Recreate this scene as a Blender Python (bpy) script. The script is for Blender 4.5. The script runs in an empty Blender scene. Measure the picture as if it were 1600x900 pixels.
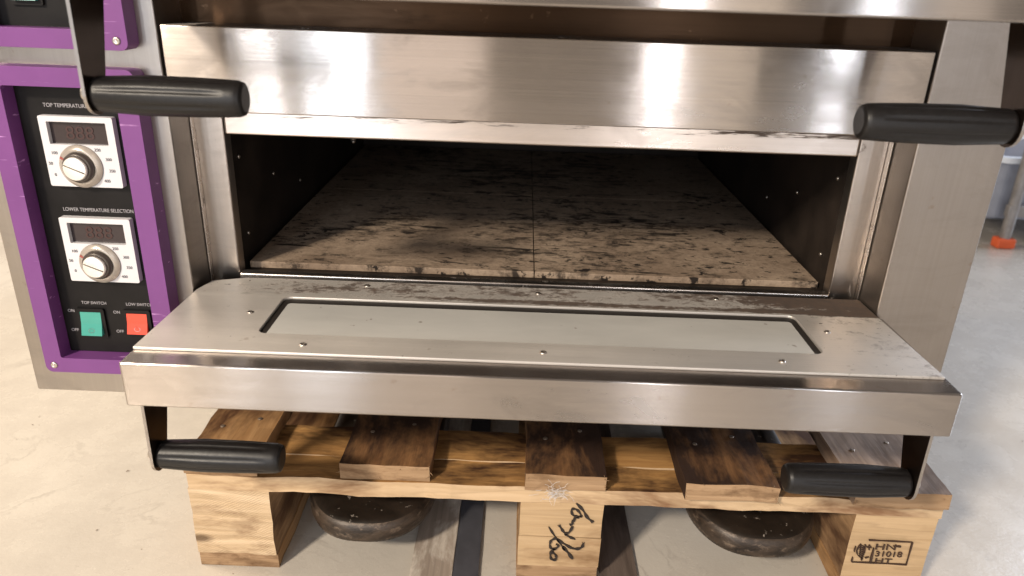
import bpy, bmesh, math, random
import numpy as np
from mathutils import Vector, Matrix, noise as mnoise

S = bpy.context.scene
COL = S.collection
# ------------------------------------------------------------------ camera
CAM = np.array([-.021, -.793, .709])
PT, YW, RL = [math.radians(a) for a in (22.492, -.311, 2.021)]
FPX = 1155.66                                   # focal length in pixels of the 1600 px wide photograph
FW = np.array([math.sin(YW)*math.cos(PT), math.cos(YW)*math.cos(PT), -math.sin(PT)])
R0 = np.array([math.cos(YW), -math.sin(YW), 0]); U0 = np.cross(R0, FW)
RT = R0*math.cos(RL)+U0*math.sin(RL); UP = -R0*math.sin(RL)+U0*math.cos(RL)
cd = bpy.data.cameras.new('camera'); cam = bpy.data.objects.new('camera', cd); COL.objects.link(cam)
cd.sensor_width = 36; cd.lens = FPX/1600*36; cd.clip_start = .02; cd.clip_end = 200
cam.matrix_world = Matrix([[RT[i], UP[i], -FW[i], CAM[i]] for i in range(3)]+[[0, 0, 0, 1]])
cd.dof.use_dof = True; cd.dof.focus_distance = .88; cd.dof.aperture_fstop = 5.6
S.camera = cam
def at_y(u, v, y):
    d = FW+RT*(u-800)/FPX-UP*(v-450)/FPX
    return CAM+d*(y-CAM[1])/d[1]
# ------------------------------------------------------------------ world and lamps
w = bpy.data.worlds.new('World'); S.world = w; w.use_nodes = True
bg = w.node_tree.nodes['Background']; bg.inputs[0].default_value = (.58, .51, .455, 1); bg.inputs[1].default_value = .43
S.view_settings.view_transform = 'Standard'; S.view_settings.look = 'None'; S.view_settings.gamma = 1
S.view_settings.use_curve_mapping = False; S.view_settings.exposure = 0.25
def lamp(name, loc, aim, sx, sz, power, col):
    l = bpy.data.lights.new(name, 'AREA'); l.shape = 'RECTANGLE'; l.size = sx; l.size_y = sz; l.energy = power; l.color = col
    o = bpy.data.objects.new(name, l); COL.objects.link(o); o.location = loc
    o.rotation_euler = (Vector(aim)-Vector(loc)).to_track_quat('-Z', 'Y').to_euler()
    return o
WARM, COOL, NEUT = (1, .83, .64), (.74, .84, 1), (1, .92, .84)
lamp('key_lamp', (-2.5, -3.3, 3.0), (0, 0, .4), .42, .42, 245, (1, .87, .71))
lamp('left_hall_lamp', (-3.0, .6, 2.2), (-1, .2, 0), 1.0, 1.0, 90, (1, .85, .67))
lamp('right_gate', (4.2, 2.2, 1.5), (1, .4, 0), 2.6, 2.8, 330, (.72, .82, 1))
# tall windows and tubes, plus added panels glowing as lit wall, on the photographer's side: they give the upright streaks in the brushed steel
for nm, x, wd, rad, col in (('lit_wall_panel', -1.71, .24, .9, (1, .93, .86)), ('window_lamp', -1.325, .13, 10, (.90, .94, 1)), ('window_lamp', -.96, .28, 7, (.80, .89, 1)),
                            ('lit_wall_panel', -.49, .54, 1.25, (1, .86, .76)), ('tube_lamp', .665, .11, 11, (.95, .95, 1)), ('lit_wall_panel', .93, .40, .95, (1, .87, .72)),
                            ('tube_lamp', 1.53, .06, 16, (.80, .88, 1)), ('lit_wall_panel', 1.87, .26, .8, (1, .88, .76))):
    lamp(nm, (x, -3.0, 1.22), (x, 0, 1.22), wd, 2.4, rad*math.pi*wd*2.4, col)

# ------------------------------------------------------------------ helpers
ORI = {}
def origin(parent):
    while parent is not None and parent.parent is not None: parent = parent.parent
    return Vector(ORI[parent.name]) if parent is not None else Vector((0, 0, 0))
def tag(o, label=None, cat=None, group=None, kind=None):
    if label: o['label'] = label
    if cat: o['category'] = cat
    if group: o['group'] = group
    if kind: o['kind'] = kind
    return o
def thing(name, loc, label, cat, group=None):
    o = bpy.data.objects.new(name, None); o.empty_display_size = .05; COL.objects.link(o); o.location = loc
    ORI[o.name] = loc
    return tag(o, label, cat, group)
def obj(name, bm, mats, parent=None, smooth=False, loc=None):
    me = bpy.data.meshes.new(name)
    off = origin(parent) if parent is not None else Vector(loc or (0, 0, 0))
    bmesh.ops.translate(bm, vec=-off, verts=bm.verts)
    bmesh.ops.recalc_face_normals(bm, faces=bm.faces)
    if smooth:
        for f in bm.faces: f.smooth = True
    bm.to_mesh(me); bm.free()
    for m in (mats if isinstance(mats, (list, tuple)) else [mats]): me.materials.append(m)
    o = bpy.data.objects.new(name, me); COL.objects.link(o)
    if parent is not None: o.parent = parent
    else: o.location = off; ORI[o.name] = tuple(off)
    if smooth:
        wn = o.modifiers.new('flat', 'WEIGHTED_NORMAL'); wn.weight = 100; wn.keep_sharp = True
    return o
def abox(bm, x0, x1, y0, y1, z0, z1, bev=0.0, seg=2):
    r = bmesh.ops.create_cube(bm, size=1)
    vs = r['verts']
    for v in vs: v.co = Vector(((x0+x1)/2+v.co.x*(x1-x0), (y0+y1)/2+v.co.y*(y1-y0), (z0+z1)/2+v.co.z*(z1-z0)))
    if bev:
        es = list({e for v in vs for e in v.link_edges})
        bmesh.ops.bevel(bm, geom=es, offset=bev, segments=seg, affect='EDGES', profile=.5)
    return bm
def box(name, x0, x1, y0, y1, z0, z1, mat, parent, bev=.0012, seg=2):
    return obj(name, abox(bmesh.new(), x0, x1, y0, y1, z0, z1, bev, seg), mat, parent, smooth=bev > 0)
def rough_box(x0, x1, y0, y1, z0, z1, cuts, jit, seed, step=None):
    bm = bmesh.new(); abox(bm, x0, x1, y0, y1, z0, z1)
    step = step or .02
    for ax, (a, b) in enumerate(((x0, x1), (y0, y1), (z0, z1))):
        n = min(cuts, max(1, int((b-a)/step)))
        for k in range(1, n):
            co = Vector((0, 0, 0)); no = Vector((0, 0, 0)); co[ax] = a+(b-a)*k/n; no[ax] = 1
            bmesh.ops.bisect_plane(bm, geom=bm.verts[:]+bm.edges[:]+bm.faces[:], plane_co=co, plane_no=no)
    rnd = random.Random(seed); o = Vector((rnd.uniform(0, 50), rnd.uniform(0, 50), 0))
    for v in bm.verts:
        p = v.co*18+o
        v.co += Vector((mnoise.noise(p), mnoise.noise(p+Vector((9, 3, 1))), mnoise.noise(p+Vector((2, 7, 5)))))*jit
        p = v.co*70+o
        v.co += Vector((mnoise.noise(p), mnoise.noise(p+Vector((9, 3, 1))), mnoise.noise(p+Vector((2, 7, 5)))))*jit*.5
    return bm
def face_mats(bm, front=1, top=None):
    bm.normal_update()
    for f in bm.faces:
        if abs(f.normal.y) > .7: f.material_index = front
        elif top is not None and f.normal.z > .7: f.material_index = top
    return bm
def prism(bm, pts, axis, a, b):
    """extrude a closed outline along an axis; pts are the two other coordinates in x,y,z order"""
    def mk(p, t):
        l = list(p); l.insert(axis, t); return bm.verts.new(l)
    A = [mk(p, a) for p in pts]; B = [mk(p, b) for p in pts]; n = len(pts)
    bm.faces.new(A); bm.faces.new(B[::-1])
    for i in range(n): bm.faces.new((A[i], B[i], B[(i+1) % n], A[(i+1) % n]))
    return bm
def rrect(x0, x1, y0, y1, r, n=6):
    o = []
    for cx, cy, a in ((x1-r, y1-r, 0), (x0+r, y1-r, 90), (x0+r, y0+r, 180), (x1-r, y0+r, 270)):
        for k in range(n+1):
            t = math.radians(a+90*k/n); o.append((cx+r*math.cos(t), cy+r*math.sin(t)))
    return o
def plate_hole(outer, hole, axis, a, b):
    """plate with an opening, outlines in the two other coordinates"""
    bm = bmesh.new()
    def mk(p, t):
        l = list(p); l.insert(axis, t); return bm.verts.new(l)
    es = []
    for lp in (outer, hole):
        vs = [mk(p, a) for p in lp]
        es += [bm.edges.new((vs[i], vs[(i+1) % len(vs)])) for i in range(len(vs))]
    r = bmesh.ops.triangle_fill(bm, use_beauty=True, use_dissolve=False, edges=es)
    fs = [g for g in r['geom'] if isinstance(g, bmesh.types.BMFace)]
    ex = bmesh.ops.extrude_face_region(bm, geom=fs)
    d = Vector((0, 0, 0)); d[axis] = b-a
    bmesh.ops.translate(bm, vec=d, verts=[g for g in ex['geom'] if isinstance(g, bmesh.types.BMVert)])
    return bm
def lathe(bm, prof, p0, axis, n=28, start=0.0):
    """prof: (distance along axis, radius)"""
    ax = Vector(axis).normalized(); u = ax.orthogonal().normalized(); v = ax.cross(u); p0 = Vector(p0)
    rings = []
    for t, r in prof:
        rings.append([bm.verts.new(p0+ax*t+(u*math.cos(2*math.pi*k/n+start)+v*math.sin(2*math.pi*k/n+start))*r) for k in range(n)])
    for A, B in zip(rings, rings[1:]):
        for k in range(n): bm.faces.new((A[k], A[(k+1) % n], B[(k+1) % n], B[k]))
    bm.faces.new(rings[0][::-1]); bm.faces.new(rings[-1])
    return bm
def tube(bm, a, b, r, n=14): return lathe(bm, [(0, r), ((Vector(b)-Vector(a)).length, r)], a, Vector(b)-Vector(a), n)
def text(name, body, size, loc, mat, parent, align='LEFT', sx=1.0, shear=0.0, ext=.0002):
    cu = bpy.data.curves.new('t', 'FONT'); cu.body = body; cu.size = size; cu.align_x = align; cu.extrude = ext; cu.shear = shear
    o = bpy.data.objects.new('t', cu); COL.objects.link(o)
    dg = bpy.context.evaluated_depsgraph_get(); dg.update()
    me = bpy.data.meshes.new_from_object(o.evaluated_get(dg)); bpy.data.objects.remove(o); bpy.data.curves.remove(cu)
    bm = bmesh.new(); bm.from_mesh(me); bpy.data.meshes.remove(me)
    for v in bm.verts: v.co = Vector((loc[0]+v.co.x*sx, loc[1]-v.co.z, loc[2]+v.co.y))
    return obj(name, bm, mat, parent)

# ------------------------------------------------------------------ materials
class NT:
    def __init__(s, name):
        s.m = bpy.data.materials.new(name); s.m.use_nodes = True; s.t = s.m.node_tree; s.b = s.t.nodes['Principled BSDF']
        s.co = s.t.nodes.new('ShaderNodeTexCoord')
    def n(s, typ, **k):
        x = s.t.nodes.new(typ)
        for a, v in k.items(): setattr(x, a, v)
        return x
    def l(s, a, b): s.t.links.new(a, b)
    def map(s, scale, rand=False, loc=(0, 0, 0), rot=(0, 0, 0)):
        m = s.n('ShaderNodeMapping'); m.inputs['Scale'].default_value = scale; m.inputs['Location'].default_value = loc
        m.inputs['Rotation'].default_value = rot
        src = s.co.outputs['Object']
        if rand:
            oi = s.n('ShaderNodeObjectInfo'); a = s.n('ShaderNodeVectorMath', operation='SCALE'); cmb = s.n('ShaderNodeCombineXYZ')
            for i in range(3): s.l(oi.outputs['Random'], cmb.inputs[i])
            s.l(cmb.outputs[0], a.inputs[0]); a.inputs['Scale'].default_value = 7.3
            b = s.n('ShaderNodeVectorMath', operation='ADD'); s.l(src, b.inputs[0]); s.l(a.outputs[0], b.inputs[1]); src = b.outputs[0]
        s.l(src, m.inputs[0]); return m.outputs[0]
    def noise(s, vec, scale=1, detail=4, rough=.55, dist=0.0):
        x = s.n('ShaderNodeTexNoise'); s.l(vec, x.inputs['Vector']); x.inputs['Scale'].default_value = scale
        x.inputs['Detail'].default_value = detail; x.inputs['Roughness'].default_value = rough; x.inputs['Distortion'].default_value = dist
        return x.outputs['Fac']
    def ramp(s, fac, stops, interp='LINEAR'):
        r = s.n('ShaderNodeValToRGB'); r.color_ramp.interpolation = interp; e = r.color_ramp.elements
        while len(e) < len(stops): e.new(.5)
        for i, (p, c) in enumerate(stops):
            e[i].position = p; e[i].color = (c, c, c, 1) if isinstance(c, (int, float)) else (*c, 1)
        s.l(fac, r.inputs[0]); return r.outputs[0]
    def mix(s, fac, a, b, mode='MIX'):
        x = s.n('ShaderNodeMix', data_type='RGBA', blend_type=mode)
        for sock, v in ((x.inputs[0], fac), (x.inputs[6], a), (x.inputs[7], b)):
            if isinstance(v, (int, float)): sock.default_value = v
            elif isinstance(v, tuple): sock.default_value = (*v, 1)
            else: s.l(v, sock)
        return x.outputs[2]
    def math(s, op, a, b=0.0, clamp=False):
        x = s.n('ShaderNodeMath', operation=op); x.use_clamp = clamp
        for i, v in enumerate((a, b)):
            if isinstance(v, (int, float)): x.inputs[i].default_value = v
            else: s.l(v, x.inputs[i])
        return x.outputs[0]
    def sep(s):
        x = s.n('ShaderNodeSeparateXYZ'); s.l(s.co.outputs['Object'], x.inputs[0]); return x.outputs
    def rng(s, v, a, b, c=0.0, d=1.0):
        x = s.n('ShaderNodeMapRange'); x.interpolation_type = 'SMOOTHSTEP'; s.l(v, x.inputs[0])
        for i, k in enumerate((a, b, c, d)): x.inputs[i+1].default_value = k
        return x.outputs[0]
    def bump(s, h, strength, dist=.001):
        x = s.n('ShaderNodeBump'); x.inputs['Strength'].default_value = strength; x.inputs['Distance'].default_value = dist
        s.l(h, x.inputs['Height'])
        if s.b.inputs['Normal'].links: s.l(s.b.inputs['Normal'].links[0].from_socket, x.inputs['Normal'])
        s.l(x.outputs[0], s.b.inputs['Normal'])
    def set(s, **k):
        for a, v in k.items():
            i = s.b.inputs[a.replace('_', ' ')]
            if isinstance(v, tuple): i.default_value = (*v, 1) if len(v) == 3 and i.type == 'RGBA' else v
            elif isinstance(v, (int, float)): i.default_value = v
            else: s.l(v, i)
        return s
def steel(name, grain='x', base=(.41, .37, .34), rough=.18, spread=1.01, metal=1.0, smear=.12, soot=None, wav=.3):
    t = NT(name)
    sc = {'x': (2.5, 420, 420), 'z': (420, 420, 2.5), 'y': (420, 2.5, 420)}[grain]
    fine = t.noise(t.map(sc), 1, 3, .6)
    med = t.noise(t.map(tuple(v*.12 if v > 100 else v*.6 for v in sc)), 1, 4, .6)
    big = t.noise(t.map((5, 5, 5)), 1, 4, .6)
    col = t.mix(t.ramp(big, [(.3, 0.0), (.75, 1.0)]), tuple(c*.93 for c in base), tuple(min(1, c*1.05) for c in base))
    col = t.mix(.28, col, t.mix(fine, tuple(c*.7 for c in base), tuple(min(1, c*1.25) for c in base)))
    wipe = t.noise(t.map((9, 9, 22), rot=(0, .35, 0)), 1, 5, .7, 1.2)
    col = t.mix(t.math('MULTIPLY', t.ramp(wipe, [(.5, 0.0), (.68, 1.0)]), .22), col, tuple(c*.62 for c in base))
    spots = t.ramp(t.noise(t.map((60, 60, 60)), 1, 3, .5), [(.70, 0.0), (.76, 1.0)])
    col = t.mix(t.math('MULTIPLY', spots, .35), col, (.2, .13, .08))
    rg = t.math('ADD', t.math('MULTIPLY', med, smear*1.2), rough-smear*.6)
    rg = t.math('ADD', rg, t.math('MULTIPLY', t.ramp(big, [(.4, 0.0), (.8, 1.0)]), smear*.6))
    rg = t.math('ADD', rg, t.math('MULTIPLY', t.ramp(wipe, [(.5, 0.0), (.68, 1.0)]), .07))
    mt = metal
    if soot:
        x, y, z = t.sep(); m = soot(t, x, y, z)
        col = t.mix(m, col, t.mix(t.noise(t.map((90, 90, 90)), 1, 3), (.010, .006, .004), (.085, .042, .020)))
        rg = t.math('ADD', rg, t.math('MULTIPLY', m, .4))
        mt = t.math('MULTIPLY', t.math('SUBTRACT', 1.0, m), metal)
    t.set(Base_Color=col, Metallic=mt, Roughness=rg, Anisotropic=1.0 if spread > 1 else .6)
    tg = t.n('ShaderNodeCombineXYZ')
    for i, c in enumerate({'x': (0, 0, 1), 'z': (1, 0, 0)}[grain]): tg.inputs[i].default_value = c
    t.l(tg.outputs[0], t.b.inputs['Tangent'])
    t.bump(t.noise(t.map((6, 6, 3)), 1, 3, .5), wav, .002)
    # brushing marks: the surface normal rocks across the grain, so reflections smear across it
    hf = t.noise(t.map({'x': (1.5, 7000, 7000), 'z': (7000, 7000, 1.5)}[grain]), 1, 2, .7)
    tilt = t.math('MULTIPLY', t.math('SUBTRACT', t.math('ADD', t.math('MULTIPLY', hf, .97), t.math('MULTIPLY', fine, .03)), .5), spread*.38)
    tv = t.n('ShaderNodeCombineXYZ')
    for i, c in enumerate({'x': (0, 1, 1), 'z': (1, 1, 0)}[grain]):
        if c: t.l(tilt, tv.inputs[i])
    src = t.b.inputs['Normal'].links[0].from_socket
    va = t.n('ShaderNodeVectorMath', operation='ADD'); t.l(src, va.inputs[0]); t.l(tv.outputs[0], va.inputs[1])
    vn = t.n('ShaderNodeVectorMath', operation='NORMALIZE'); t.l(va.outputs[0], vn.inputs[0]); t.l(vn.outputs[0], t.b.inputs['Normal'])
    return t.m
def wood(name, ca, cb, cd, axis='y', stain=.5, stain_scale=6, rough=.75, saw=False, bump=.5):
    t = NT(name)
    st = {'x': (5, 110, 110), 'y': (110, 5, 110), 'z': (110, 110, 5)}[axis]
    lo = {'x': (1.3, 16, 16), 'y': (16, 1.3, 16), 'z': (16, 16, 1.3)}[axis]
    g1 = t.noise(t.map(st, True), 1, 5, .65, .4); g2 = t.noise(t.map(lo, True), 1, 3, .5, 1.2)
    rings = t.math('FRACT', t.math('MULTIPLY', g2, 9.0))
    col = t.mix(t.ramp(g1, [(.3, 0.0), (.7, 1.0)]), ca, cb)
    col = t.mix(t.math('MULTIPLY', t.ramp(rings, [(0, 0.0), (.75, .5), (.9, 1.0), (1, .1)]), .28), col, tuple(c*.5 for c in ca))
    ss = tuple(v*stain_scale for v in {'x': (.5, 1.4, 1.4), 'y': (1.4, .5, 1.4), 'z': (1.4, 1.4, .5)}[axis])
    sn = t.noise(t.map(ss, True, (3, 1, 2)), 1, 5, .65, .3)
    sm = t.ramp(sn, [(.62-.3*stain, 0.0), (.80-.3*stain, 1.0)])
    col = t.mix(sm, col, t.mix(g1, tuple(c*.6 for c in cd), tuple(c*1.5 for c in cd)))
    kn = t.n('ShaderNodeTexVoronoi'); t.l(t.map(tuple(v*.9 for v in {'x': (9, 22, 22), 'y': (22, 9, 22), 'z': (22, 22, 9)}[axis]), True), kn.inputs['Vector']); kn.inputs['Scale'].default_value = .8
    col = t.mix(t.ramp(kn.outputs['Distance'], [(.05, .85), (.13, 0.0)]), col, tuple(c*.5 for c in cd))
    t.set(Base_Color=col, Roughness=rough, Specular_IOR_Level=.25)
    t.bump(g1, bump, .0012)
    t.bump(rings, bump*.3, .0006)
    if saw:
        wv = t.n('ShaderNodeTexWave', bands_direction='Z'); t.l(t.map((1, 1, 1), True, rot=(0, .5, 0)), wv.inputs['Vector'])
        wv.inputs['Scale'].default_value = 105; wv.inputs['Distortion'].default_value = 5; wv.inputs['Detail'].default_value = 3; wv.inputs['Detail Roughness'].default_value = .7
        t.bump(t.math('MULTIPLY', wv.outputs['Fac'], t.ramp(t.noise(t.map((25, 25, 25), True), 1, 3), [(.4, .1), (.65, 1.0)])), .4, .0014)
    return t.m
def plain(name, col, rough=.5, metal=0.0, spec=.5, nz=0.0, ns=40, bump=0.0, coat=0.0):
    t = NT(name)
    f = t.noise(t.map((ns, ns, ns)), 1, 4, .6)
    c = t.mix(t.ramp(f, [(.3, 0.0), (.7, 1.0)]), tuple(v*(1-nz) for v in col), tuple(min(1, v*(1+nz)) for v in col))
    t.set(Base_Color=c, Roughness=t.math('ADD', t.math('MULTIPLY', f, .15), rough-.07), Metallic=metal, Specular_IOR_Level=spec, Coat_Weight=coat)
    if bump: t.bump(f, bump, .0008)
    return t.m

def soot_door(t, x, y, z):
    # burnt-on grease: along the hinge edge and over the right-hand end of the lid (object origin at x -.06, y .42)
    n = t.noise(t.map((60, 95, 60)), 1, 9, .78, .3); n2 = t.noise(t.map((8, 30, 9)), 1, 5, .6, .3)
    back = t.rng(y, -.445, -.405); xr = t.rng(x, .30, .47); xl = t.rng(x, -.36, -.20)
    b = t.math('MULTIPLY', back, t.math('ADD', t.math('MULTIPLY', xl, .155), t.math('MULTIPLY', t.rng(x, .1, .35), .05)))
    ln = t.math('MULTIPLY', t.math('SUBTRACT', 1.0, t.rng(t.math('ABSOLUTE', t.math('ADD', y, .4235)), .002, .010)), t.math('MULTIPLY', t.rng(x, -.22, .0), .19))
    b = t.math('ADD', b, ln)
    r = t.math('MULTIPLY', xr, .08)
    k = t.math('ADD', t.math('ADD', t.math('MULTIPLY', n, .6), t.math('MULTIPLY', n2, .4)), t.math('ADD', b, r))
    sp = t.rng(t.math('ADD', t.noise(t.map((150, 190, 150)), 1, 5, .6, .3), t.math('MULTIPLY', t.math('ADD', xr, back), .045)), .70, .73, 0.0, .9)
    return t.math('MAXIMUM', t.rng(k, .60, .74, 0.0, .95), sp)
def soot_lip(t, x, y, z):
    n = t.noise(t.map((22, 60, 240)), 1, 7, .72, .2)
    k = t.math('ADD', n, t.math('ADD', t.math('MULTIPLY', t.rng(z, .331, .340), .13), t.math('MULTIPLY', t.math('MULTIPLY', t.rng(z, .333, .338), t.rng(x, .24, .34)), .12)))
    return t.rng(k, .63, .77, 0.0, .9)
def soot_few(t, x, y, z):
    n = t.noise(t.map((55, 55, 30)), 1, 5, .7, .5)
    return t.rng(n, .62, .74, 0.0, .9)
def soot_heavy(t, x, y, z):
    n = t.noise(t.map((16, 40, 30)), 1, 5, .7, .5)
    return t.rng(n, .5, .66, 0.0, .8)

M = {}
M['steel_x'] = steel('brushed_steel_across', 'x')
M['steel_z'] = steel('brushed_steel_upright', 'z', (.40, .365, .335), .30, .7, smear=.12)
M['steel_right'] = steel('tan_reflecting_side_steel', 'z', (.345, .305, .272), .34, .6, smear=.14)
M['steel_lid'] = steel('greasy_door_steel', 'x', (.62, .58, .535), .40, .8, metal=.6, smear=.2, soot=soot_door, wav=.1)
M['steel_lip'] = steel('sooty_lip_steel', 'x', (.64, .57, .52), .26, 1.0, soot=soot_lip)
M['steel_jamb'] = steel('spotted_jamb_steel', 'z', (.46, .41, .37), .30, .8, soot=soot_few)
M['steel_sill'] = steel('sill_steel', 'x', (.66, .60, .55), .22, .8, soot=soot_few)
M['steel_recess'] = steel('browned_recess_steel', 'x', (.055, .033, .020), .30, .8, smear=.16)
M['steel_side'] = steel('dull_side_steel', 'z', (.42, .38, .35), .40, .5)
M['screw'] = plain('screw_metal', (.55, .5, .45), .35, 1.0, nz=.2)
M['chamber'] = plain('burnt_chamber_sheet', (.026, .019, .015), .6, .2, .3, .5, 12, .2)
M['bolt'] = plain('chamber_bolt', (.5, .46, .42), .35, 1.0)
M['purple'] = None
t = NT('purple_powder_coat')
sc = t.ramp(t.noise(t.map((14, 60, 230), rot=(0, .2, 0)), 1, 3, .6), [(.665, 0.0), (.715, 1.0)])
wear = t.math('MULTIPLY', sc, t.ramp(t.noise(t.map((30, 10, 9)), 1, 3), [(.44, 0.0), (.58, .8)]))
bs = t.noise(t.map((25, 25, 25)), 1, 3)
t.set(Base_Color=t.mix(wear, t.mix(bs, (.140, .040, .175), (.180, .053, .215)), (.62, .34, .68)), Roughness=.42, Specular_IOR_Level=.45)
t.bump(t.noise(t.map((900, 900, 900)), 1, 2), .06, .0004); M['purple'] = t.m
M['black'] = plain('black_faceplate', (.007, .006, .006), .45, spec=.22, nz=.3)
M['grip'] = plain('black_plastic_grip', (.009, .008, .008), .40, spec=.32, nz=.25, ns=300, bump=.12)
M['bracket'] = steel('dark_bracket_steel', 'z', (.075, .055, .045), .30, .5)
M['white'] = plain('white_plastic', (.60, .59, .61), .45, nz=.03)
M['grey_print'] = plain('grey_print', (.16, .15, .16), .6)
M['white_print'] = plain('white_print', (.34, .325, .34), .6)
M['display'] = plain('dark_display', (.035, .026, .028), .15)
M['digit'] = plain('unlit_red_digit', (.045, .018, .016), .4)
M['skirt'] = plain('knob_skirt', (.42, .37, .32), .25, .3, nz=.1)
M['knob_dark'] = plain('knob_dark', (.08, .065, .055), .3, .3)
M['knob_cap'] = plain('knob_cap', (.86, .82, .76), .42, .55, nz=.06, ns=80)
M['red_mark'] = plain('red_mark', (.30, .07, .055), .4)
M['green_switch'] = plain('green_rocker', (.05, .30, .245), .3, nz=.06, coat=.3)
M['red_switch'] = plain('red_rocker', (.70, .07, .035), .3, nz=.06, coat=.3)
M['gasket'] = plain('black_gasket', (.015, .011, .009), .6)
t = NT('dusty_oven_glass')
f = t.noise(t.map((6, 16, 6)), 1, 5, .6, .3); sp = t.ramp(t.noise(t.map((70, 70, 70)), 1, 3, .5), [(.70, 0.0), (.74, 1.0)])
c = t.mix(t.ramp(f, [(.3, 0.0), (.75, 1.0)]), (.50, .49, .465), (.61, .60, .57))
t.set(Base_Color=t.mix(t.math('MULTIPLY', sp, .5), c, (.12, .08, .05)), Roughness=t.math('ADD', t.math('MULTIPLY', f, .30), .02), Specular_IOR_Level=.6, IOR=1.6, Coat_Weight=1.0, Coat_Roughness=.04)
M['glass'] = t.m
# fire stone with soot smears
t = NT('fire_stone')
b = t.noise(t.map((7, 10, 7)), 1, 6, .65); fi = t.noise(t.map((150, 150, 150)), 1, 4, .7)
c = t.mix(t.ramp(b, [(.3, 0.0), (.7, 1.0)]), (.215, .155, .11), (.40, .31, .23))
c = t.mix(t.ramp(fi, [(.35, .5), (.6, 0.0)]), c, (.13, .09, .065))
x, y, z = t.sep()
zone = t.noise(t.map((5, 7, 4)), 1, 3, .6); cen = t.math('SUBTRACT', 1.0, t.rng(t.math('ABSOLUTE', t.math('ADD', x, .0)), .10, .42))
sm = t.noise(t.map((26, 44, 26)), 1, 9, .80, .25); sm2 = t.noise(t.map((48, 85, 48)), 1, 8, .66, .3)
zz = t.math('ADD', t.math('MULTIPLY', zone, .30), t.math('MULTIPLY', cen, .06))
m1 = t.rng(t.math('ADD', sm, zz), .69, .84, 0.0, .85); m2 = t.rng(t.math('ADD', sm2, t.math('MULTIPLY', zone, .3)), .738, .775, 0.0, .97)
st1 = t.noise(t.map((9, 62, 9), rot=(0, 0, .45)), 1, 6, .62, .8); st2 = t.noise(t.map((14, 75, 9), rot=(0, 0, -.25), loc=(3, 1, 0)), 1, 6, .62, .6)
m3 = t.rng(t.math('ADD', t.math('MAXIMUM', st1, st2), zz), .80, .87, 0.0, .92)
mm = t.math('MAXIMUM', t.math('MAXIMUM', m1, m2), m3)
back = t.rng(y, -.05, .15, 0.0, .1)  # slight shade of the chamber's back painted into the stone colour
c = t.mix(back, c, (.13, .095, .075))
t.set(Base_Color=t.mix(mm, c, (.012, .009, .008)), Roughness=.85, Specular_IOR_Level=.2)
t.bump(fi, .5, .0012); t.bump(mm, .3, .001); M['stone'] = t.m
# pallet woods
M['deck_top'] = wood('deck_board_top', (.165, .075, .031), (.29, .15, .062), (.030, .015, .009), 'y', .85, 11, bump=.7)
M['deck_grey'] = wood('greyed_deck_board', (.20, .135, .095), (.36, .26, .19), (.06, .035, .022), 'y', .45, 6, bump=.7)
M['deck_tan'] = wood('tan_deck_board', (.30, .16, .065), (.44, .26, .12), (.08, .035, .016), 'y', .55, 10, bump=.6)
M['end_grain'] = wood('saw_cut_board_end', (.26, .16, .085), (.42, .28, .165), (.12, .065, .032), 'x', .5, 26, bump=1.0)
M['string_top'] = wood('stringer_top', (.33, .165, .055), (.49, .275, .10), (.05, .022, .010), 'x', .68, 12, bump=.5)
M['string_front'] = wood('stringer_front', (.46, .32, .185), (.60, .44, .28), (.19, .105, .055), 'x', .45, 12, bump=.5)
M['block'] = wood('pine_block', (.41, .28, .155), (.52, .37, .22), (.22, .13, .065), 'x', .22, 10, bump=.35)
M['block_rough'] = wood('rough_sawn_block', (.44, .31, .18), (.64, .49, .33), (.20, .12, .065), 'x', .25, 13, saw=True, bump=.9)
M['block_side'] = wood('block_side', (.26, .15, .075), (.40, .25, .13), (.09, .045, .022), 'y', .5, 8, bump=.8)
M['ink'] = plain('black_marker', (.018, .012, .010), .6)
M['burn'] = plain('burnt_stamp', (.045, .022, .012), .8, nz=.5, ns=300)
M['nail'] = plain('nail_head', (.30, .24, .19), .5, .8)
M['fork'] = None
t = NT('worn_fork_paint')
f = t.noise(t.map((12, 12, 12)), 1, 6, .65, .4); s2 = t.ramp(t.noise(t.map((90, 90, 90)), 1, 3, .6), [(.66, 0.0), (.72, 1.0)])
c = t.mix(t.ramp(f, [(.35, 0.0), (.7, 1.0)]), (.009, .007, .0055), (.036, .025, .018))
t.set(Base_Color=t.mix(s2, c, (.38, .33, .28)), Roughness=t.math('ADD', t.math('MULTIPLY', f, .3), .22), Metallic=.25, Specular_IOR_Level=.5)
t.bump(f, .5, .003); M['fork'] = t.m
t = NT('scuffed_fork_rim')
f = t.noise(t.map((25, 25, 60)), 1, 6, .7, .4); s2 = t.ramp(t.noise(t.map((60, 60, 120)), 1, 5, .7), [(.55, 0.0), (.70, 1.0)])
c = t.mix(t.ramp(f, [(.35, 0.0), (.65, 1.0)]), (.012, .008, .006), (.07, .048, .033))
t.set(Base_Color=t.mix(s2, c, (.15, .11, .08)), Roughness=.45, Metallic=.2); t.bump(f, .5, .002); M['fork_worn'] = t.m
t = NT('concrete_floor')
a = t.noise(t.map((1.1, 1.1, 1.1)), 1, 6, .6, .5); b = t.noise(t.map((9, 9, 9)), 1, 6, .65); g = t.noise(t.map((160, 160, 160)), 1, 3, .6)
c = t.mix(t.ramp(a, [(.3, 0.0), (.7, 1.0)]), (.47, .43, .375), (.58, .54, .48))
c = t.mix(t.ramp(b, [(.35, .45), (.6, 0.0)]), c, (.42, .38, .335))
cr = t.ramp(t.noise(t.map((3.2, 3.2, 3.2), loc=(4, 2, 0)), 1, 8, .62, 1.0), [(.485, 0.0), (.5, .5), (.515, 0.0)])
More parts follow.
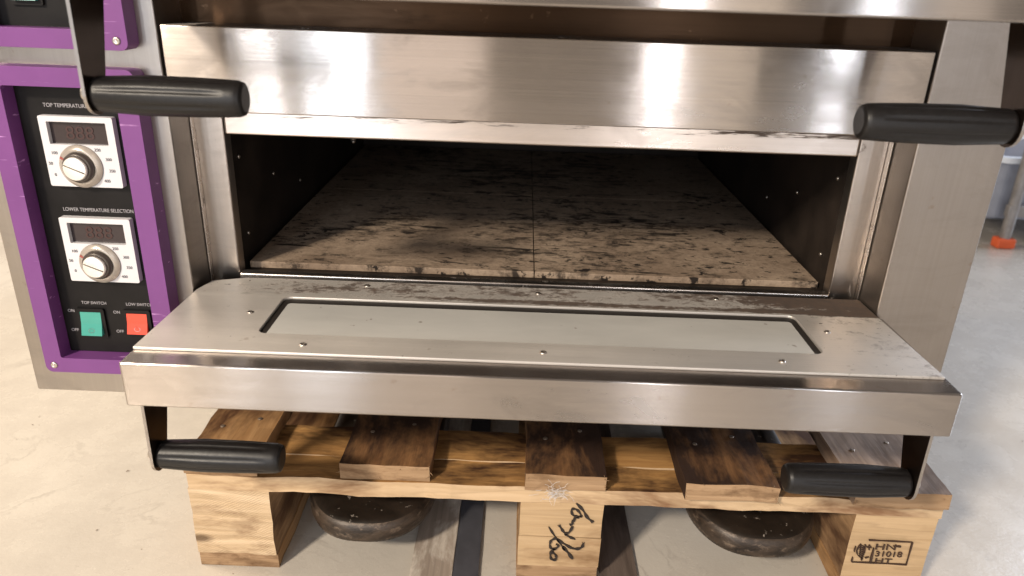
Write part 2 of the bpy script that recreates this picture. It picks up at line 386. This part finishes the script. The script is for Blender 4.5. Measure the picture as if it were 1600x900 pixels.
c = t.mix(t.math('MULTIPLY', cr, t.ramp(b, [(.45, 0.0), (.65, .7)])), c, (.20, .17, .145))
sp = t.ramp(t.noise(t.map((55, 55, 55)), 1, 4, .6), [(.70, 0.0), (.76, .6)])
c = t.mix(sp, c, (.22, .18, .15))
t.set(Base_Color=c, Roughness=t.math('ADD', t.math('MULTIPLY', b, .3), .12), Specular_IOR_Level=.5)
t.bump(g, .25, .001); t.bump(b, .2, .003); M['floor'] = t.m
M['tub'] = plain('blue_grey_plastic', (.27, .29, .35), .45, nz=.2, ns=9)
M['tub_rim'] = plain('pale_rim', (.66, .70, .76), .4, nz=.06)
M['leg'] = plain('galvanised_leg', (.30, .285, .28), .45, .6, nz=.2)
M['orange'] = plain('orange_rubber', (.72, .12, .035), .6, nz=.1)
M['navy'] = plain('navy_cabinet_paint', (.02, .021, .032), .5, nz=.15)
M['lint'] = plain('white_fibre', (.60, .58, .58), .8)

# ------------------------------------------------------------------ floor
bm = bmesh.new()
vs = [bm.verts.new(p) for p in ((-14, -12, 0), (14, -12, 0), (14, 16, 0), (-14, 16, 0))]; bm.faces.new(vs)
tag(obj('floor', bm, M['floor']), 'smooth concrete workshop floor, cream at left and bluish at right', 'floor', kind='structure')

# ------------------------------------------------------------------ oven
OV = thing('pizza_oven', (-.06, .42, .22), 'stainless steel deck oven with purple control panels and its lower door hanging open', 'oven')
PITCH = .372
XL, PL, PR, XR, YB = -.612, -.398, .400, .495, .86
def screw(p, r, parent, axis='z', name='screw'):
    ax = {'z': (0, 0, 1), 'y': (0, -1, 0), 'x-': (-1, 0, 0), 'x+': (1, 0, 0)}[axis]
    bm = lathe(bmesh.new(), [(-.001, r), (.0006, r), (.0014, r*.75), (.0014, r*.5), (.0004, r*.38)], p, ax, 14)
    return obj(name, bm, M['screw'], parent, True)
def build_deck(dz, dd, low):
    zb = .22 if low else .198+dz
    zt = .19+PITCH+dz if low else .60+dz
    # housings left (controls) and right of the chamber
    # cross panel under the door and the recess the hinge sits in
    box('front_panel', PL+.0025, PR-.0025, .0006, .06, zb, .285+dz if not low else .277, M['steel_x'], OV, .0016, 3)
    box('recess_plate', PL, PR, .062, .078, zb, .345+dz, M['steel_recess'], OV, 0)
    # frame round the opening
    box('jamb', PL+.0005, -.363, .055, .075, .345+dz, .563+dz, M['steel_jamb'], OV, .0022)
    box('jamb', .365, PR-.0015, .055, .075, .345+dz, .563+dz, M['steel_jamb'], OV, .0022)
    box('jamb_edge', PL+.0006, PL+.0026, .0465, .0548, .35+dz, .556+dz, M['steel_sill'], OV, .0006)
    box('jamb_edge', PR-.0030, PR-.0010, .0465, .0548, .35+dz, .556+dz, M['steel_sill'], OV, .0006)
    box('top_lip', -.361, .3635, .052, .075, .5365+dz, .5725+dz, M['steel_lip'], OV, .0025, 3)
    box('sill', -.3625, .3645, .050, .064, .346+dz, .3665+dz, M['steel_sill'], OV, .002)
    box('upper_plate', PL, PR, .076, .079, .537+dz, zt-.001, M['steel_side'], OV, 0)
    # chamber
    ch = obj('chamber', abox(bmesh.new(), -.372, -.3665, .0755, .83, .33+dz, .555+dz), M['chamber'], OV)
    for n_, b_ in (('chamber_wall', (.3675, .373, .0755, .83, .33+dz, .555+dz)), ('chamber_back', (-.366, .367, .822, .83, .33+dz, .555+dz)),
                   ('chamber_ceiling', (-.372, .373, .0755, .83, .5555+dz, .560+dz)), ('chamber_floor', (-.366, .367, .0765, .822, .332+dz, .3605+dz))):
        obj(n_, abox(bmesh.new(), *b_), M['chamber'], OV)
    for sx in (-1, 1):
        for yy, zz in ((.10, .50), (.105, .40), (.22, .45), (.34, .50), (.34, .41)):
            screw((sx*.3665+.0005*(sx > 0), yy, zz+dz), .0026, OV, 'x+' if sx < 0 else 'x-', 'chamber_bolt')
    # four square stones
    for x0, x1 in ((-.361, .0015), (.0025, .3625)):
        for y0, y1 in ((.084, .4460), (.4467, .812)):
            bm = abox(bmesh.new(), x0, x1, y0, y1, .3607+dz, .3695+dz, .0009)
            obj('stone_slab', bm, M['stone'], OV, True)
    bm = tube(bmesh.new(), (-.27, .30, .555+dz), (-.27, .30, .485+dz), .0045); lathe(bm, [(0, .0045), (.004, .003), (.006, .001)], (-.27, .30, .485+dz), (0, 0, -1), 14)
    obj('temperature_probe', bm, M['bolt'], OV, True)
    # ---- open door
    D = dd
    door = obj('door', abox(bmesh.new(), -.3975, .4075, -.1755, -.0035, .313+D, .3612+D, .0022, 3), M['steel_x'], OV, True)
    box('hinge_plate', -.388, .391, -.0034, .040, .325+D, .3610+D, M['steel_recess'], door, 0)
    outer = [(-.3965, -.1485), (.4035, -.1485), (.3985, .010), (.3975, .043), (-.31, .043), (-.350, .041), (-.387, .028), (-.3945, .0)]
    hole = rrect(-.287, .300, -.1075, -.0125, .009)
    lid = obj('inner_panel', plate_hole(outer, hole, 2, .3613+D, .3645+D), M['steel_lid'], door)
    bv = lid.modifiers.new('b', 'BEVEL'); bv.width = .0009; bv.segments = 2; bv.limit_method = 'ANGLE'; bv.angle_limit = math.radians(60)
    # a window well: dark gasket round the pane
    obj('gasket', plate_hole(rrect(-.2868, .2998, -.1073, -.0127, .009), rrect(-.279, .292, -.1062, -.0255, .004), 2, .36125+D, .3618+D), M['gasket'], door)
    obj('glass_pane', prism(bmesh.new(), rrect(-.2792, .2922, -.1064, -.0253, .004), 2, .36127+D, .3621+D), M['glass'], door)
    for p in ((-.233, -.131), (.009, -.1285), (.250, -.128), (-.311, -.059), (.323, -.054), (.006, .024), (-.2, .028), (.22, .028)):
        screw((p[0], p[1], .3645+D), .0036, door)
    # ---- two handles: bent bracket plate and moulded grip
    hz = (.240 if low else .6085)
    hy = -.150
    for s in (-1, 1):
        xb = -.389 if s < 0 else .397
        xi = -.386 if s < 0 else .394
        pts = [(-.166, .3128+D), (-.112, .3128+D)]
        for k in range(13):
            a = math.radians(20-200*k/12); pts.append((hy+.0175*math.cos(a), hz+.0175*math.sin(a)))
        bm = prism(bmesh.new(), pts, 0, min(xb, xi), max(xb, xi))
        bm.normal_update()
        for f in bm.faces:
            if abs(f.normal.x) < .5: f.material_index = 1
        br = obj('handle_bracket', bm, [M['bracket'], M['steel_z']], door)
        # grip: swells towards its middle, flat ribs, rounded free end
        L = .128; bm = bmesh.new(); N = 64; prof = [(0, .0135), (.004, .0150), (.045, .0172), (.085, .0168), (.112, .0160), (.1225, .0154), (.1265, .0138), (.128, .0100)]
        ax = Vector((-s, 0, 0)); p0 = Vector((xi, hy, hz)); rings = []
        pr2 = []
        for (t0, r0), (t1, r1) in zip(prof, prof[1:]):
            for k in range(3): pr2.append((t0+(t1-t0)*k/3, r0+(r1-r0)*k/3))
        pr2.append(prof[-1])
        for tt, rr in pr2:
            ring = []
            for k in range(N):
                a = 2*math.pi*k/N; g = 0
                if .012 < tt < .108: g = .0016*max(0, 1-abs(((k/N*8) % 1)-.5)/.16)
                ring.append(bm.verts.new(p0+ax*tt+Vector((0, math.cos(a), math.sin(a)))*(rr-g)))
            rings.append(ring)
        for A, B in zip(rings, rings[1:]):
            for k in range(N): bm.faces.new((A[k], A[(k+1) % N], B[(k+1) % N], B[k]))
        bm.faces.new(rings[0]); bm.faces.new(rings[-1])
        obj('grip', bm, M['grip'], door, True)
        bm = lathe(bmesh.new(), [(-.001, .0072), (.005, .0072), (.0085, .0055), (.010, .002)], (xb, hy, hz), (s, 0, 0), 16)
        obj('handle_bolt', bm, M['screw'], door, True)
    # ---- control panel: purple frame, black plate, two thermostats, two rocker switches
    c = dz
    bm = plate_hole(rrect(-.5775, -.4175, .260+c, .6135+c, .008), rrect(-.557, -.4395, .279+c, .594+c, .003), 1, -.0002, -.024)
    fr = obj('control_frame', bm, M['purple'], OV)
    bv = fr.modifiers.new('b', 'BEVEL'); bv.width = .0032; bv.segments = 3; bv.limit_method = 'ANGLE'; bv.angle_limit = math.radians(50)
    for sx, sz in ((-.567, .2695), (-.4285, .2695), (-.4285, .604), (-.567, .604)): screw((sx, -.024, sz+c), .0042, fr, 'y')
    cp = box('control_plate', -.5565, -.4400, -.0042, -.0004, .2795+c, .5935+c, M['black'], OV, 0)
    text('lettering', 'TOP TEMPERATURE SELECTION', .0058, (-.4905, -.0046, .5705+c), M['white_print'], cp, 'CENTER', .93)
    text('lettering', 'LOWER TEMPERATURE SELECTION', .0058, (-.4905, -.0046, .4560+c), M['white_print'], cp, 'CENTER', .87)
    text('lettering', 'TOP SWITCH', .0052, (-.5165, -.0046, .3420+c), M['white_print'], cp, 'CENTER', .95)
    text('lettering', 'LOW SWITCH', .0052, (-.4630, -.0046, .3420+c), M['white_print'], cp, 'CENTER', .95)
    for xx in (-.5455, -.4915):
        text('lettering', 'ON', .0052, (xx, -.0046, .3310+c), M['white_print'], cp, 'CENTER')
        text('lettering', 'OFF', .0052, (xx, -.0046, .3060+c), M['white_print'], cp, 'CENTER')
    for z0, z1 in ((.4865, .5625), (.3745, .4505)):
        z0 += c; z1 += c; xa, xb2 = -.5325, -.4535; h = z1-z0
        th = obj('thermostat', plate_hole(rrect(xa, xb2, z0, z1, .002), rrect(xa+.008, xb2-.008, z1-.030, z1-.006, .001), 1, -.0043, -.0125), M['white'], OV)
        bv = th.modifiers.new('b', 'BEVEL'); bv.width = .0012; bv.segments = 2; bv.limit_method = 'ANGLE'; bv.angle_limit = math.radians(50)
        box('display', xa+.0078, xb2-.0078, -.0070, -.0046, z1-.0302, z1-.0058, M['display'], th, 0)
        text('digits', '888', .0200, ((xa+xb2)/2, -.0074, z1-.0250), M['digit'], th, 'CENTER', 1.05)
        kx, kz = (xa+xb2)/2-.002, z0+.0228
        for k in range(9):
            a = math.radians(205-k*245/8); rr = .0315
            px, pz = kx+rr*math.cos(a)*1.05, kz+rr*math.sin(a)*.75
            if pz < z0+.004 or pz > z1-.033: continue
            text('dial_number', str(k*50), .0046, (px, -.0129, pz-.0016), M['grey_print'], th, 'CENTER')
        bm = lathe(bmesh.new(), [(0, .0235), (.0015, .0232), (.004, .0195), (.0045, .0175)], (kx, -.0126, kz), (0, -1, 0), 48)
        obj('knob_skirt', bm, M['skirt'], th, True)
        bm = lathe(bmesh.new(), [(0, .0170), (.003, .0166), (.0055, .0152), (.006, .0140)], (kx, -.0169, kz), (0, -1, 0), 36)
        obj('knob', bm, M['knob_dark'], th, True)
        bm = bmesh.new(); lathe(bm, [(0, .0130), (.0035, .0126), (.0045, .0115), (.0048, .004)], (kx, -.0227, kz), (0, -1, 0), 36)
        obj('knob_cap', bm, M['knob_cap'], th, True)
        bm = bmesh.new(); abox(bm, -.0112, .0112, -.0004, .0004, -.0005, .0005)
        bmesh.ops.rotate(bm, verts=bm.verts, matrix=Matrix.Rotation(math.radians(22), 3, 'Y')); bmesh.ops.translate(bm, verts=bm.verts, vec=(kx, -.0277, kz))
        obj('pointer_line', bm, M['knob_dark'], th)
        bm = bmesh.new(); abox(bm, -.003, .003, -.0006, .0006, -.0012, .0012)
        bmesh.ops.rotate(bm, verts=bm.verts, matrix=Matrix.Rotation(math.radians(30), 3, 'Y')); bmesh.ops.translate(bm, verts=bm.verts, vec=(kx-.0165, -.0166, kz+.0085))
        obj('red_mark', bm, M['red_mark'], th)
    for sx0, sx1, sz0, sz1, mat in ((-.5375, -.5065, .2995, .3370, 'green_switch'), (-.4825, -.4520, .3035, .3370, 'red_switch')):
        sw = obj('rocker_switch', plate_hole(rrect(sx0-.001, sx1+.001, sz0+c, sz1+c, .002), rrect(sx0+.003, sx1-.003, sz0+.004+c, sz1-.004+c, .001), 1, -.0043, -.0075), M['black'], OV)
        bm = bmesh.new(); zm = (sz0+sz1)/2+c
        prism(bm, [(-.0046, sz0+.0044+c), (-.0125, sz0+.0046+c), (-.0085, zm), (-.0070, sz1-.0046+c), (-.0046, sz1-.0044+c)], 0, sx0+.0033, sx1-.0033)
        rk = obj('rocker', bm, M[mat], sw)
        bm = bmesh.new(); cxx = (sx0+sx1)/2
        for k in range(16):
            a, b_ = 2*math.pi*k/16, 2*math.pi*(k+1)/16
            q = [bm.verts.new((cxx+r*math.cos(t_), -.0120+(.0040*((sz0+.0105+c+r*.7*math.sin(t_))-(sz0+.0046+c))/(zm-(sz0+.0046+c)))-.0005, sz0+.0105+c+r*.7*math.sin(t_))) for r, t_ in ((.0038, a), (.0038, b_), (.0029, b_), (.0029, a))]
            bm.faces.new(q)
        obj('rocker_mark', bm, M['white_print'], sw)
obj('control_housing', abox(bmesh.new(), XL, PL, 0, YB, .22, .60+PITCH, .002), M['steel_z'], OV, True)
obj('side_housing', abox(bmesh.new(), PR, XR, 0, YB, .22, .60+PITCH, .0022), M['steel_right'], OV, True)
build_deck(0, 0, True)
build_deck(PITCH, .379, False)
# top cross panel, cover and feet
box('front_panel', PL+.0025, PR-.0025, .0006, .06, .571+PITCH, .60+PITCH, M['steel_x'], OV, .0016)
box('top_cover', XL-.003, XR+.003, -.004, YB+.003, .6002+PITCH, .625+PITCH, M['steel_x'], OV, .003)
box('back_plate', XL+.001, XR-.001, YB+.0005, YB+.003, .221, .60+PITCH, M['steel_side'], OV, 0)
box('base_plate', PL, PR, .08, YB, .2205, .226, M['steel_side'], OV, 0)
for fx in (-.30, .36):
    for fy in (.16, .76):
        bm = lathe(bmesh.new(), [(0, .022), (.006, .022), (.008, .014), (.0535, .014)], (fx, fy, .1664), (0, 0, 1), 20)
        obj('oven_foot', bm, M['knob_dark'], OV, True)

# ------------------------------------------------------------------ pallet
PA = thing('wooden_pallet', (.046, .5, 0), 'stained wooden pallet with stamped block carrying the oven', 'pallet')
YF, YE = -.057, 1.05
mats3 = lambda top: [M[top], M['end_grain']]
for i, (x0, x1, top, dy) in enumerate(((-.415, -.326, 'deck_tan', 0), (-.2255, -.1165, 'deck_top', .002), (0.0, .0970, 'deck_top', -.004), (.189, .3005, 'deck_top', -.010), (.392, .5035, 'deck_grey', -.012))):
    b = obj('deck_board', face_mats(rough_box(x0, x1, YF+dy, YE, .1442, .1660, 60, .0024, 10+i, .016)), mats3(top), PA)
    for k, (fx, fy) in enumerate(((.25, .015), (.72, .035))):
        bm = lathe(bmesh.new(), [(0, .003), (.0008, .003), (.0012, .002)], (x0+(x1-x0)*fx, fy, .1661), (0, 0, 1), 10)
        obj('nail', bm, M['nail'], b, True)
    rs = random.Random(300+i); bm = bmesh.new()
    for k in range(9):
        px = rs.choice((x0+rs.uniform(-.0005, .006), x1-rs.uniform(-.0005, .006), rs.uniform(x0, x1))); pz = rs.uniform(.146, .166); L_ = rs.uniform(.004, .011)
        d = Vector((rs.uniform(-.7, .7), -rs.uniform(.3, 1), rs.uniform(-.3, .6))).normalized()*L_
        p = Vector((px, YF+dy+.002, pz)); q = [bm.verts.new(p+Vector(o_)) for o_ in ((-.0007, 0, -.0004), (.0007, 0, -.0004), (0, 0, .0007))]; e = bm.verts.new(p+d)
        bm.faces.new(q)
        for a_, b_ in ((0, 1), (1, 2), (2, 0)): bm.faces.new((q[a_], q[b_], e))
    obj('splinters', bm, M['end_grain'], b)
for r, (ya, yb) in enumerate(((YF, .058), (.45, .56), (.935, YE))):
    mid = ya+(yb-ya)*.42
    for k, (a, b_) in enumerate(((ya, mid-.0008), (mid+.0008, yb))):
        bm = rough_box(-.413, .507, a, b_, .1222, .1440, 60, .0020, 40+r*2+k, .016)
        bm.normal_update()
        for f in bm.faces:
            if abs(f.normal.y) > .6: f.material_index = 1
            elif abs(f.normal.x) > .6: f.material_index = 2
        obj('stringer_plank', bm, [M['string_top'], M['string_front'], M['end_grain']], PA)
    for j, (x0, x1) in enumerate(((-.4135, -.3140), (-.006, .0970), (.4055, .5065))):
        d0, d1 = (ya, ya+.135) if r == 0 else ((ya-.01, yb+.01) if r == 1 else (yb-.135, yb))
        if j == 1 and r == 0:
            bm = rough_box(x0, x1, d0+.001, d1, .0222, .0688, 6, .0007, 61, .018); b2 = rough_box(x0+.0008, x1, d0+.0012, d1, .0697, .1220, 6, .0007, 62, .018)
            me = bpy.data.meshes.new('tmp'); b2.to_mesh(me); b2.free(); bm.from_mesh(me); bpy.data.meshes.remove(me)
        else:
            bm = rough_box(x0, x1, d0+.0015, d1, .0222, .1220, 10, .0022 if j == 0 else .0012, 70+r*3+j, .012)
        bm.normal_update()
        for f in bm.faces:
            if abs(f.normal.x) > .7: f.material_index = 1
        bl = obj('block', bm, [M['block_rough' if j == 0 else 'block'], M['block_side']], PA)
        if r == 0: blocks = (blocks if j else []) + [bl]
for j, (x0, x1) in enumerate(((-.4135, -.3125), (-.007, .0965), (.4050, .5070))):
    obj('bottom_board', face_mats(rough_box(x0, x1, YF+.003, YE, .0003, .0220, 60, .0012, 90+j, .022)), [M['deck_tan'], M['end_grain']], PA)
# marker handwriting on the middle block (strokes traced on its face)
def zc(x, y): return (680+x*.3111, 620+y*.3111)
YS = YF-.0006
def ribbon(bm, pts, wd):
    P = [Vector((p[0], p[2])) for p in pts]
    Q = []
    for a, b in zip(P, P[1:]):
        for k in range(4): Q.append(a+(b-a)*k/4)
    Q.append(P[-1])
    for _ in range(3): Q = [Q[0]]+[(Q[i-1]+Q[i]*2+Q[i+1])/4 for i in range(1, len(Q)-1)]+[Q[-1]]
    L, R_ = [], []
    for i, p in enumerate(Q):
        d = (Q[min(i+1, len(Q)-1)]-Q[max(i-1, 0)]).normalized(); nn = Vector((-d.y, d.x))*wd*(.75+.35*math.sin(i*1.3+wd*9000))
        L.append(p+nn); R_.append(p-nn)
    lv = [[bm.verts.new((p.x, yy, p.y)) for p in s_] for s_ in (L, R_) for yy in (YS-.0003, YS+.0018)]
    for i in range(len(Q)-1):
        for a, b in ((0, 2), (2, 3), (3, 1), (1, 0)): bm.faces.new((lv[a][i], lv[a][i+1], lv[b][i+1], lv[b][i]))
bm = bmesh.new()
for wd, st in ((.0019, [(708, 535), (742, 568), (762, 608), (792, 631)]),
               (.0016, [(735, 603), (722, 575), (698, 561), (681, 570), (690, 597), (712, 604), (736, 602)]),
               (.0015, [(722, 606), (696, 611), (704, 622), (684, 628), (692, 640), (676, 646)]),
               (.0016, [(621, 645), (636, 668), (652, 690), (672, 686), (692, 652)]),
               (.0015, [(652, 690), (674, 706), (703, 717)]),
               (.0012, [(570, 655), (592, 690), (620, 728), (650, 770)]), (.0021, [(640, 755), (668, 785), (690, 816)]),
               (.0017, [(744, 733), (742, 752), (724, 766), (690, 765), (650, 742), (612, 716)]),
               (.0015, [(604, 712), (582, 722), (572, 745), (584, 768), (606, 766), (622, 748), (608, 742)]),
               (.0016, [(600, 764), (580, 780), (576, 806), (590, 824), (610, 818), (606, 796), (588, 782)])):
    ribbon(bm, [at_y(*zc(*p), YS) for p in st], wd)
obj('handwriting', bm, M['ink'], blocks[1])
# heat-treatment stamp on the right block
def zs(x, y): return at_y(1300+x*.09375, 840+y*.09375, YS)
bm = bmesh.new()
for wd, st in ((.0008, [(620, 48), (900, 60), (1345, 84)]), (.0008, [(1345, 84), (1240, 458)]), (.0008, [(1240, 458), (800, 432), (325, 412)]),
               (.0006, [(325, 412), (350, 330)]), (.0006, [(370, 240), (400, 150)]), (.0012, [(700, 180), (640, 425)]),
               (.0011, [(1030, 150), (1150, 155)]), (.0010, [(585, 165), (660, 165)]), (.0008, [(630, 130), (620, 210)]), (.0007, [(550, 345), (620, 325)])):
    ribbon(bm, [zs(*p) for p in st], wd)
for k in range(7):        # hatched leaf
    a = k/6; x0 = 440-a*20; y0 = 130+a*190
    ribbon(bm, [zs(x0+40, y0-12), zs(x0+75, y0+18), zs(x0+120-abs(a-.4)*40, y0+30)], .0008)
ribbon(bm, [zs(470, 130), zs(415, 215), zs(420, 300), zs(500, 345)], .0007); ribbon(bm, [zs(560, 125), zs(555, 200), zs(500, 345), zs(490, 385)], .0009)
obj('stamp_outline', bm, M['burn'], blocks[2])
for body, px, py, sz in (('HN', 700, 190, .0125), ('31018', 700, 305, .0120), ('HT', 690, 420, .0115)):
    p = zs(px, py); text('stamp_lettering', body, sz, (p[0], YS-.0003, p[2]-.0002), M['burn'], blocks[2], sx=1.15 if body == '31018' else 1.45, ext=.0006)

# ------------------------------------------------------------------ white fluff caught on the front plank
rnd = random.Random(4); bm = bmesh.new()
LC = Vector((.034, -.0615, .1415))
for k in range(70):
    p = LC+Vector((rnd.gauss(0, .0075), rnd.uniform(-.003, .0), rnd.gauss(0, .0045))); d = Vector((rnd.uniform(-1, 1), rnd.uniform(-.3, .1), rnd.uniform(-.6, .6))).normalized()
    for s_ in range(3):
        q = p+d*rnd.uniform(.002, .005); tube(bm, p, q, .00016, 4); p = q; d = (d+Vector((rnd.uniform(-.7, .7), rnd.uniform(-.3, .2), rnd.uniform(-.7, .7)))).normalized()
tag(obj('white_fluff', bm, M['lint'], loc=tuple(LC)), 'small tuft of white fibre stuck to the pallet above the handwriting', 'fluff')

# ------------------------------------------------------------------ pallet jack under the pallet
PJ = thing('pallet_jack', (.055, .5, 0), 'dark worn pallet jack with two rounded fork tips under the pallet', 'pallet jack')
for cx in (-.2035, .3050):
    hw, yt, nl = .086, -.054, .100
    bm = bmesh.new(); rings = []
    for sh, z in ((.020, .040), (.008, .0415), (.002, .046), (0, .052), (0, .062), (.0015, .068), (.005, .0725), (.011, .0755), (.020, .0775), (.036, .0790)):
        ring = []
        for k in range(41):
            a = math.pi*k/40; cs, sn = math.cos(a), math.sin(a)
            ring.append(bm.verts.new((cx+(hw-sh*.8)*math.copysign(abs(cs)**.80, cs), yt+sh+(nl-sh)*(1-abs(sn)**.95), z+.008*(1-abs(sn)**.95))))
        ring += [bm.verts.new((cx-hw+sh*.8, 1.22, z+.008)), bm.verts.new((cx+hw-sh*.8, 1.22, z+.008))]
        rings.append(ring)
    for i_, (A, B) in enumerate(zip(rings, rings[1:])):
        for k in range(len(A)):
            f_ = bm.faces.new((A[k], A[(k+1) % len(A)], B[(k+1) % len(A)], B[k])); f_.material_index = 1 if i_ < 6 else 0
    bm.faces.new(rings[0][::-1]); bm.faces.new(rings[-1])
    fk = obj('fork', bm, [M['fork'], M['fork_worn']], PJ, True)
    bm = lathe(bmesh.new(), [(-.05, .038), (-.045, .041), (.045, .041), (.05, .038)], (cx, .28, .0412), (1, 0, 0), 28)
    obj('load_roller', bm, M['grip'], PJ, True)
box('cross_beam', -.283, .385, 1.222, 1.27, .046, .20, M['fork'], PJ, .006)
obj('pump_cylinder', tube(bmesh.new(), (.05, 1.33, .08), (.05, 1.33, .42), .05, 24), M['fork'], PJ, True)
bm = tube(bmesh.new(), (.05, 1.33, .40), (.05, 1.42, 1.02), .017, 16); obj('steering_handle', bm, M['fork'], PJ, True)
for sx in (-.02, .12):
    bm = lathe(bmesh.new(), [(-.025, .085), (-.02, .09), (.02, .09), (.025, .085)], (sx, 1.36, .0902), (1, 0, 0), 28); obj('steer_wheel', bm, M['grip'], PJ, True)

# ------------------------------------------------------------------ things at the right behind the oven
TR = thing('tub_cart', (1.75, 1.62, 0), 'blue grey plastic tub on steel legs with orange feet at right edge', 'cart')
bm = plate_hole(rrect(1.425, 2.08, 1.43, 1.86, .03), rrect(1.437, 2.068, 1.442, 1.848, .025), 2, .085, .255)
abox(bm, 1.43, 2.07, 1.435, 1.855, .080, .0849)
tb = obj('tub', bm, M['tub'], TR)
obj('rim', plate_hole(rrect(1.412, 2.093, 1.417, 1.873, .035), rrect(1.4375, 2.067, 1.4425, 1.847, .025), 2, .2552, .272), M['tub_rim'], tb)
for x, y in ((1.475, 1.395), (2.03, 1.395), (1.475, 1.895), (2.03, 1.895)):
    lg = obj('leg', tube(bmesh.new(), (x, y, .027), (x-.005, y, .75), .016, 16), M['leg'], TR, True)
    box('foot', x-.028, x+.028, y-.020, y+.020, .0004, .032, M['orange'], TR, .006)
for y in (1.395, 1.895): box('rail', 1.456, 2.05, y-.011, y+.011, .10, .135, M['leg'], TR, .003)
CB = thing('navy_cabinet', (2.15, 2.25, 0), 'dark navy steel cabinet standing behind the grey tub', 'cabinet')
box('cabinet_body', 1.66, 2.66, 1.97, 2.5, .05, 1.9, M['navy'], CB, .006)
for x0, x1 in ((1.672, 2.155), (2.165, 2.648)):
    d_ = box('cabinet_door', x0, x1, 1.952, 1.9695, .06, 1.88, M['navy'], CB, .004)
    hx = x1-.05 if x0 < 2 else x0+.05
    box('door_handle', hx-.008, hx+.008, 1.930, 1.9515, .9, 1.05, M['leg'], d_, .003)
box('plinth', 1.68, 2.64, 1.99, 2.48, .0004, .0498, M['black'], CB, 0)

# ------------------------------------------------------------------ thin strips coloured as shadow bands on the floor under the pallet
M['dusty_shade'] = wood('dusty_shade_strip', (.26, .21, .17), (.36, .30, .25), (.52, .47, .41), 'y', .55, 22)
M['slate_shade'] = plain('slate_shade_strip', (.055, .055, .065), .6, nz=.25, ns=30)
M['brown_shade'] = wood('brown_shade', (.085, .062, .050), (.15, .115, .095), (.05, .035, .028), 'y', .5, 12)
for nm, x0, x1, mt, lb in (('shadow_band', -.1435, -.0890, 'dusty_shade', 'dusty grey brown strip painted as a shadow on the floor left of the middle block'),
                           ('dark_shadow_band', -.0880, -.0555, 'slate_shade', 'dark slate strip painted as a shadow on the floor beside the dusty one'),
                           ('shadow_band', .1020, .1500, 'brown_shade', 'dark brown strip painted as a shadow on the floor right of the middle block')):
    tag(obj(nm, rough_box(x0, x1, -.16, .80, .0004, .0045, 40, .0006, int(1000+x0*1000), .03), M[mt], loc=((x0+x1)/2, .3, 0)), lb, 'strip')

# ------------------------------------------------------------------ grit on the floor
rnd = random.Random(21); bm = bmesh.new()
for k in range(420):
    x, y = rnd.uniform(-1.3, 1.3), rnd.uniform(-.3, 1.2)
    r = rnd.choice((.0008, .0010, .0013, .0018, .0026)); p = Vector((x, y, r*.4))
    q = [bm.verts.new(p+Vector((rnd.uniform(-1, 1), rnd.uniform(-1, 1), rnd.uniform(-.35, .6)))*r) for _ in range(4)]
    for t3 in ((0, 1, 2), (0, 2, 3), (0, 3, 1), (1, 3, 2)): bm.faces.new([q[i] for i in t3])
M['grit'] = plain('brown_grit', (.16, .12, .09), .8, nz=.4, ns=500)
tag(obj('floor_grit', bm, M['grit']), 'loose brown grit scattered over the concrete floor', 'grit', kind='stuff')
